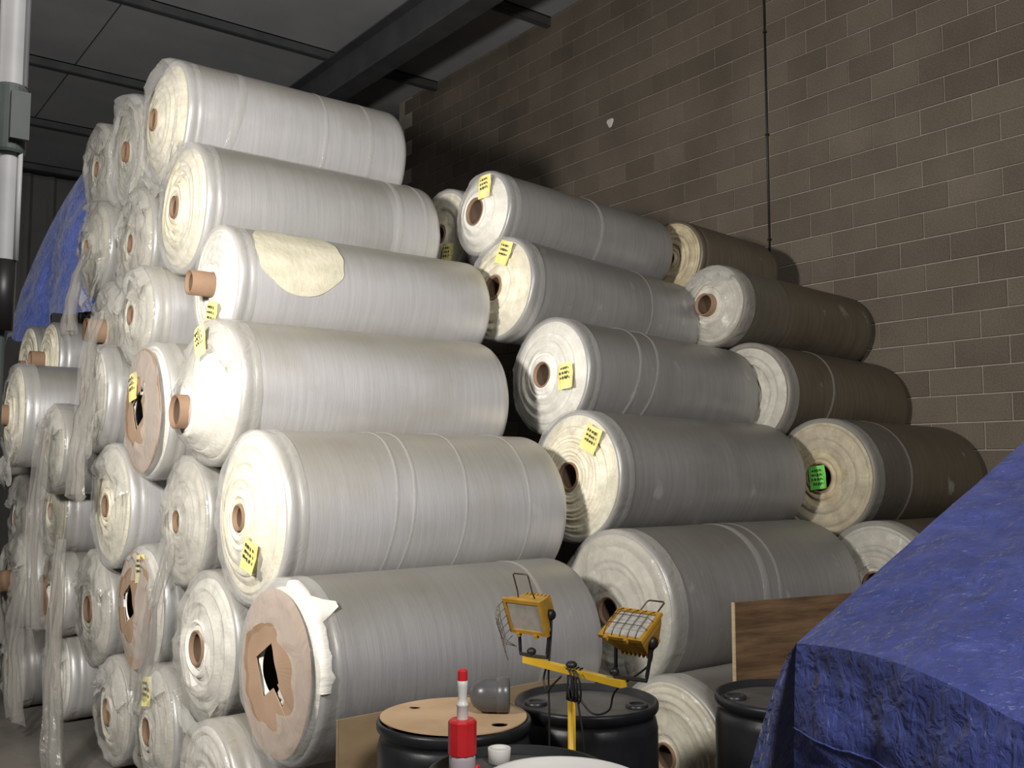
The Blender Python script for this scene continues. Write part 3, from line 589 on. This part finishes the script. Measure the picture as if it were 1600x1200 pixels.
# ------------------------------------------------------------------ drums
def drum(label, x, y, r=.285, h=.88, bungs=(1.2, 4.4), mat='drum', lid='drum_lid', group='black plastic drums'):
    root = empty('plastic_drum', (x, y, 0)); tag(root, label, 'drum', group)
    prof = [(0, r-.04), (.004, r-.02), (.03, r-.006), (.10, r-.002), (h*.33-.03, r-.004), (h*.33-.012, r+.0), (h*.33, r+.0), (h*.33+.012, r+.0), (h*.33+.03, r-.006),
            (h*.66-.03, r-.006), (h*.66, r), (h*.66+.03, r-.004), (h-.10, r-.004), (h-.065, r-.012), (h-.055, r-.022), (h-.045, r-.012), (h-.03, r-.001), (h-.012, r), (h-.003, r-.004), (h, r-.010), (h-.002, r-.017), (h-.022, r-.022), (h-.026, r-.04)]
    m = MB(); m.rev(prof, 56, cap0=True); m.build('drum_body', M[mat], root, True)
    m = MB(); m.rev([(h-.026, r-.038), (h-.025, r*.6), (h-.024, .002)], 56); m.build('drum_head', M[lid], root, True)
    for a in bungs:
        m = MB(); m.rev([(0, .045), (.012, .045), (.016, .040), (.016, .030), (.010, .028), (.010, .002)], 20)
        m.xf(Matrix.Translation((math.cos(a)*(r-.085), math.sin(a)*(r-.085), h-.026))); m.build('bung', M[mat], root, True)
    return root
drum('black drum topped with a round cardboard sheet', 2.049, 3.019)
drum('black drum behind the yellow lamp stand', 2.625, 2.935, bungs=(2.5, 5.4))
drum('black drum half covered by the blue tarp', 3.315, 2.50, bungs=(2.35, 5.5))
drum('front black drum carrying the red topped bottle', 1.853, 2.377, bungs=())
m = MB(); r = .19; h = 1.075
m.rev([(0, r-.02), (.01, r-.005), (h-.12, r-.004), (h-.10, r+.004), (h-.08, r-.004), (h-.02, r), (h-.004, r+.008), (h, r+.004), (h, r-.006), (h-.012, r-.012), (h-.014, .002)], 48, cap0=True)
m.xf(Matrix.Rotation(math.radians(1.5), 4, 'X')); o = m.build('white_drum', M['whitep'], None, True, loc=(1.48, 1.755, .004)); tag(o, 'white plastic drum rim at the bottom edge, in front of the black drum', 'drum')
# cardboard round on the first drum, two holes, one side bent by what leans on it
K = 72; vs = []; fs = []; root = empty('cardboard_round', (2.049, 3.019, .882)); tag(root, 'round tan cardboard sheet with two holes lying on the drum', 'cardboard')
bm = bmesh.new(); ro = .272
out = [bm.verts.new((ro*math.cos(2*PI*i/K)*(1-.05*max(0, math.cos(2*PI*i/K-.2))), ro*math.sin(2*PI*i/K), 0)) for i in range(K)]
ed = [bm.edges.new((out[i], out[(i+1) % K])) for i in range(K)]
for hx, hy, hr in ((.055, -.205, .030), (-.055, .185, .022)):
    hv = [bm.verts.new((hx+hr*math.cos(2*PI*i/18), hy+hr*math.sin(2*PI*i/18), 0)) for i in range(18)]
    ed += [bm.edges.new((hv[i], hv[(i+1) % 18])) for i in range(18)]
bmesh.ops.triangle_fill(bm, use_beauty=True, edges=ed)
bmesh.ops.subdivide_edges(bm, edges=[e for e in bm.edges if not e.is_boundary], cuts=1)
res = bmesh.ops.extrude_face_region(bm, geom=list(bm.faces)); bmesh.ops.translate(bm, verts=[e for e in res['geom'] if isinstance(e, bmesh.types.BMVert)], vec=(0, 0, .004))
for vx in bm.verts: vx.co.z += .006*(vx.co.x/ro)**2
bmesh.ops.recalc_face_normals(bm, faces=bm.faces)
me = bpy.data.meshes.new('card_sheet'); bm.to_mesh(me); bm.free(); me.materials.append(M['cardb']); o = bpy.data.objects.new('card_sheet', me); C.objects.link(o); o.parent = root
# grey float lying on the back of the cardboard
g = empty('grey_canister', (2.177, 2.964, .952), math.radians(-37)); tag(g, 'rounded dark grey plastic canister lying on the cardboard round', 'canister')
m = MB(); m.rev([(-.080, .002), (-.078, .022), (-.066, .042), (-.045, .057), (-.02, .063), (.02, .064)], 32, 'X'); m.build('canister_body', M['greyp'], g, True)
m = MB(); m.rev([(.018, .060), (.020, .066), (.062, .066), (.068, .062), (.070, .050), (.070, .002)], 32, 'X'); m.build('canister_cap', M['greyp'], g, True)
# red topped bottle on the front drum
bt = empty('dispenser_bottle', (1.697, 2.457, .856)); tag(bt, 'bottle with red collar and white spout with red tip, on the front drum', 'bottle')
m = MB(); m.rev([(0, .034), (.006, .039), (.070, .040), (.088, .036), (.090, .030)], 28, cap0=True); m.build('bottle_body', M['lilac'], bt, True)
m = MB(); m.rev([(.084, .030), (.084, .043), (.178, .043), (.184, .038), (.185, .016)], 10, cap1=True); m.build('collar', M['red'], bt)
m = MB(); m.rev([(.185, .017), (.222, .017), (.224, .0185), (.230, .0185), (.232, .0155), (.245, .013), (.262, .014), (.282, .0155), (.298, .0155), (.300, .012)], 24); m.build('spout', M['whitep'], bt, True)
m = MB(); m.rev([(.298, .013), (.298, .0155), (.326, .0150), (.332, .010), (.332, .001)], 12); m.build('tip', M['red'], bt)
o = MB(); o.rev([(0, .030), (.002, .034), (.046, .037), (.048, .035), (.048, .028), (.040, .026), (.040, .001)], 28, cap0=True); o = o.build('white_plug', M['whitep'], None, True, loc=(1.898, 2.540, .856)); tag(o, 'small round white plastic cap upside on the front drum', 'cap')
o = MB(); o.rev([(0, .012), (.014, .012), (.017, .008), (.017, .001)], 12, cap0=True); o = o.build('red_plug', M['red'], None, True, loc=(1.794, 2.521, .856)); tag(o, 'tiny red cap beside the red topped bottle', 'cap')
# ------------------------------------------------------------------ boards
def board(name, label, p0, p1, h, th, mat, edge, cat='board'):
    p0, p1 = Vector(p0), Vector(p1); d = (p1-p0); L = d.length; a = math.atan2(d.y, d.x)
    root = empty(name, p0, a); tag(root, label, cat)
    m = MB(); n = 10; vs = []
    m.box((0.004, -th/2, 0), (L, th/2, h)); o = m.build('panel_face', M[mat], root)
    m = MB(); m.box((-.001, -th/2-.0006, 0), (.0035, th/2+.0006, h+.0006)); m.build('panel_edge', M[edge], root)
    return root
board('plywood_panel', 'weathered brown plywood panel standing behind the tarped drum', (3.399, 2.832, 0), (4.55, 2.62, 0), 1.20, .018, 'ply', 'ply_e')
board('hardboard_panel', 'tan board standing between the front roll and the cardboard topped drum', (1.827, 3.511, 0), (3.03, 3.56, 0), .803, .008, 'hard', 'hard')
# ------------------------------------------------------------------ twin work lamp stand
sx, sy = 2.218, 2.556; BZ = 1.10
s = empty('work_lamp_stand', (sx, sy, 0)); tag(s, 'yellow twin head halogen work lamp stand between the drums, switched off', 'work lamp')
m = MB(); m.rev([(.10, .0135), (1.015, .0135)], 20, cap0=True, cap1=True); m.build('pole', M['yellow'], s, True)
m = MB(); m.rev([(1.005, .016), (1.005, .019), (1.05, .019), (1.055, .016), (1.085, .016)], 20, cap0=True, cap1=True); m.build('pole_clamp', M['black'], s, True)
m = MB(); m.box((-.014, -.255, BZ-.011), (.014, .255, BZ+.011)); m.build('crossbar', M['yellow'], s)
m = MB(); m.rev([(0, .014), (.006, .020), (.012, .020), (.020, .012), (.022, .001)], 14, cap0=True); m.xf(Matrix.Translation((0, 0, BZ+.012))); m.build('clamp_knob', M['black'], s, True)
for a, L_ in ((-.95, .30), (2.95, .30), (1.35, .16)):
    m = MB(); m.tube([(.012*math.cos(a), .012*math.sin(a), .36), (L_*math.cos(a), L_*math.sin(a), .012)], .009, 8); m.build('tripod_leg', M['yellow'], s, True)
m = MB(); m.rev([(.34, .016), (.34, .024), (.38, .024), (.38, .016)], 16, cap0=True, cap1=True); m.build('leg_collar', M['black'], s, True)
FW = Vector((.609, .793, 0)); RT = Vector((.793, -.609, 0)); UP = Vector((0, 0, 1))
def lamp_head(c, nh, tilt, glass, bar_y, guard):
    # local: X to the viewer's right along the head, Y up the face, Z out of the glass
    nh = nh.normalized(); xx = UP.cross(nh).normalized()
    n_ = nh*math.cos(tilt)+UP*math.sin(tilt); yy = n_.cross(xx)
    T = Matrix.Translation(Vector(c)-Vector((sx, sy, 0))) @ Matrix((xx, yy, n_)).transposed().to_4x4()
    W, H = .083, .064
    m = MB()
    vs = [(-W, -H, 0), (W, -H, 0), (W, H, 0), (-W, H, 0), (-W*.92, -H*.9, -.03), (W*.92, -H*.9, -.03), (W*.92, H*.9, -.03), (-W*.92, H*.9, -.03), (-W*.66, -H*.55, -.085), (W*.66, -H*.55, -.085), (W*.66, H*.62, -.085), (-W*.66, H*.62, -.085)]
    fs = [(8, 11, 10, 9)]
    for a in (0, 4): fs += [(a+j, a+(j+1) % 4, a+4+(j+1) % 4, a+4+j) for j in range(4)]
    m.add(vs, fs)
    for k in range(7):
        x = -W*.62+k*W*.205; m.box((x-.0025, -H*.60, -.098), (x+.0025, H*.68, -.040))
    body = m.xf(T).build('lamp_housing', M['lampy'], s)
    m = MB(); t = .010
    m.box((-W-.004, -H-.004, -.006), (W+.004, -H+t, .006)); m.box((-W-.004, H-t, -.006), (W+.004, H+.004, .006)); m.box((-W-.004, -H+t, -.006), (-W+t, H-t, .006)); m.box((W-t, -H+t, -.006), (W+.004, H-t, .006))
    fr = m.xf(T).build('lamp_frame', M['lampy'], s)
    m = MB(); m.box((-W+t, -H+t, -.002), (W-t, H-t, .001)); m.xf(T).build('lens', M[glass], fr)
    m = MB()
    for x in (-.05, .03): m.box((x-.006, -H-.016, -.004), (x+.006, -H-.002, .010))
    m.xf(T).build('clip', M['lampy'], fr)
    m = MB(); hx = .034
    m.tube([(-hx-.004, H-.004, -.03), (-hx, H+.02, -.03), (-hx, H+.085, -.03), (-hx+.006, H+.09, -.03), (hx-.006, H+.09, -.03), (hx, H+.085, -.03), (hx, H+.02, -.03), (hx+.004, H-.004, -.03)], .0028, 7); m.xf(T).build('handle', M['wire'], s, True)
    m = MB(); wr_ = .0013
    if guard == 'on':
        for k in range(5):
            x = -W+.02+k*(2*W-.04)/4; m.tube([(x, -H, .008), (x, -H*.6, .022), (x, H*.6, .022), (x, H, .008)], wr_, 5)
        for y in (-.02, .02): m.tube([(-W, y, .008), (-W*.8, y, .023), (W*.8, y, .023), (W, y, .008)], wr_, 5)
    else:
        for k in range(6):
            y = H*.9-k*.028; m.tube([(-W, y, .004), (-W-.012, y-.012, .03), (-W-.010, y-.035, .055), (-W+.012, y-.06, .07)], wr_, 5)
        for k in range(3):
            m.tube([(-W-.010+k*.006, H*.8-.010*k, .02+k*.018), (-W-.012+k*.006, 0, .03+k*.018), (-W+.004+k*.006, -H-.012, .045+k*.012), (-W+.05, -H-.03, .05)], wr_, 5)
    m.xf(T).build('wire_guard', M['wire'], s, True)
    # side hub with cable gland, black
    m = MB(); m.rev([(0, .020), (.012, .020), (.020, .014), (.021, .001)], 16, 'X', cap0=True); m.xf(T @ Matrix.Translation((W*.80, -.012, -.052))); m.build('hub', M['black'], s, True)
    # U bracket from the bar to both sides of the housing
    bl = Vector((0, bar_y-sy, BZ+.012)); pl = T @ Vector((-W*.86, -.012, -.045)); pr = T @ Vector((W*.90, -.012, -.045))
    l0 = bl+Vector((pl.x-bl.x, pl.y-bl.y, 0))*.85; r0 = bl+Vector((pr.x-bl.x, pr.y-bl.y, 0))*.85
    l0.z = r0.z = BZ+.020
    m = MB(); m.tube([pl, pl.lerp(l0, .5), l0+Vector((0, 0, .01)), l0, bl+Vector((0, 0, .006)), r0, r0+Vector((0, 0, .01)), pr.lerp(r0, .5), pr], .0065, 6); m.build('bracket', M['black'], s)
    m = MB(); m.rev([(0, .010), (.006, .017), (.016, .017), (.024, .008), (.025, .001)], 14, cap0=True); m.xf(Matrix.Translation(bl+Vector((0, 0, .010)))); m.build('bracket_knob', M['black'], s, True)
    return T @ Vector((W*.85, -.015, -.06))
def smooth(pts, n=8):
    pts = [Vector(q) for q in pts]; out = []
    for i in range(len(pts)-1):
        a, b_, c, d = pts[max(i-1, 0)], pts[i], pts[i+1], pts[min(i+2, len(pts)-1)]
        for k in range(n):
            t = k/n; out.append(.5*((2*b_)+(c-a)*t+(2*a-5*b_+4*c-d)*t*t+(3*b_-a-3*c+d)*t*t*t))
    return out+[pts[-1]]
e1 = lamp_head((2.175, 2.755, 1.262), -FW*.766-RT*.643, math.radians(-22), 'glass_d', 2.775, 'off')
e2 = lamp_head((2.225, 2.275, 1.290), -FW*.72-RT*.70, math.radians(56), 'glass', 2.345, 'on')
m = MB()
m.tube(smooth([e1, e1+Vector((-.01, -.01, -.06)), Vector((.01, .135, BZ-.03)), Vector((.0, .12, BZ-.16)), Vector((-.005, .115, .80)), Vector((-.02, .11, .60))]), .0035, 7)
m.tube(smooth([e2, e2+Vector((.01, .03, -.07)), Vector((.02, -.20, BZ-.03)), Vector((.015, -.17, BZ-.10)), Vector((.01, -.10, BZ-.125)), Vector((.0, -.05, BZ-.09)), Vector((-.02, -.02, BZ-.02))]), .0035, 7)
for k in range(3):
    m.tube([Vector((-.028+.02*math.cos(a*.5), -.03-.018*k+.028*math.sin(a), BZ-.035+.055*math.cos(a))) for a in [2*PI*q/20 for q in range(21)]], .0035, 6, False)
m.tube(smooth([Vector((-.02, -.04, BZ-.02)), Vector((-.03, -.07, BZ-.10)), Vector((-.03, -.095, BZ-.22)), Vector((-.035, -.11, .70)), Vector((-.04, -.12, .50))]), .0035, 7)
m.tube(smooth([Vector((-.02, .03, BZ-.02)), Vector((-.02, .08, BZ-.06)), Vector((-.01, .12, BZ-.09)), Vector((0, .15, BZ-.05)), Vector((.0, .13, BZ))]), .0035, 7)
m.build('power_cord', M['black'], s, True)
# ------------------------------------------------------------------ post at the left edge, wall conduit, wall mark
p = empty('steel_post', (.362, 2.193, 0)); tag(p, 'pale steel post with a dark clamp at the extreme left edge', 'post')
m = MB(); m.rev([(0, .009), (2.08, .009)], 16, cap0=True); m.build('lower_pipe', M['clamp'], p, True)
m = MB(); m.rev([(2.075, .010), (2.075, .024), (2.222, .024), (2.222, .010)], 24); m.build('dark_sleeve', M['black'], p, True)
m = MB(); m.rev([(2.222, .020), (2.46, .020)], 24); m.tube([(.020, -.016, 2.222), (.020, -.016, 2.46)], .005, 8); m.build('middle_pipe', M['galv'], p, True)
m = MB(); m.rev([(2.446, .020), (2.446, .030), (2.452, .032), (2.584, .032), (2.59, .030), (2.59, .020)], 24); m.box((-.006, -.044, 2.47), (.03, -.026, 2.57)); m.build('clamp', M['clamp'], p)
m = MB(); m.rev([(2.59, .027), (CE-.21, .027)], 24); m.tube([(.022, -.018, 2.59), (.022, -.018, CE-.21)], .006, 8); m.build('upper_pipe', M['galv'], p, True)
yc = 5.553
cd = empty('wall_conduit', (XW-.02, yc, 0)); tag(cd, 'thin dark vertical conduit running up the block wall', 'conduit')
m = MB(); m.tube([(0, 0, 3.2), (0, 0, CE-.03)], .008, 10); m.build('conduit_pipe', M['black'], cd, True)
for z in (3.9, 4.9, 5.9, 6.9):
    m = MB(); m.box((-.010, -.014, z-.008), (.02, .014, z+.008)); m.build('strap', M['black'], cd)
m = MB(); m.rev([(0, .05), (.010, .05), (.014, .044), (.014, .001)], 14, 'X', cap0=True, fn=lambda h, r, a, i: (-h, r*(1+.2*math.sin(3*a))))
o = m.build('wall_plate', M['whitep'], None, loc=(XW, 7.697, 5.64)); tag(o, 'small pale plate fixed high on the dark block wall', 'plate')
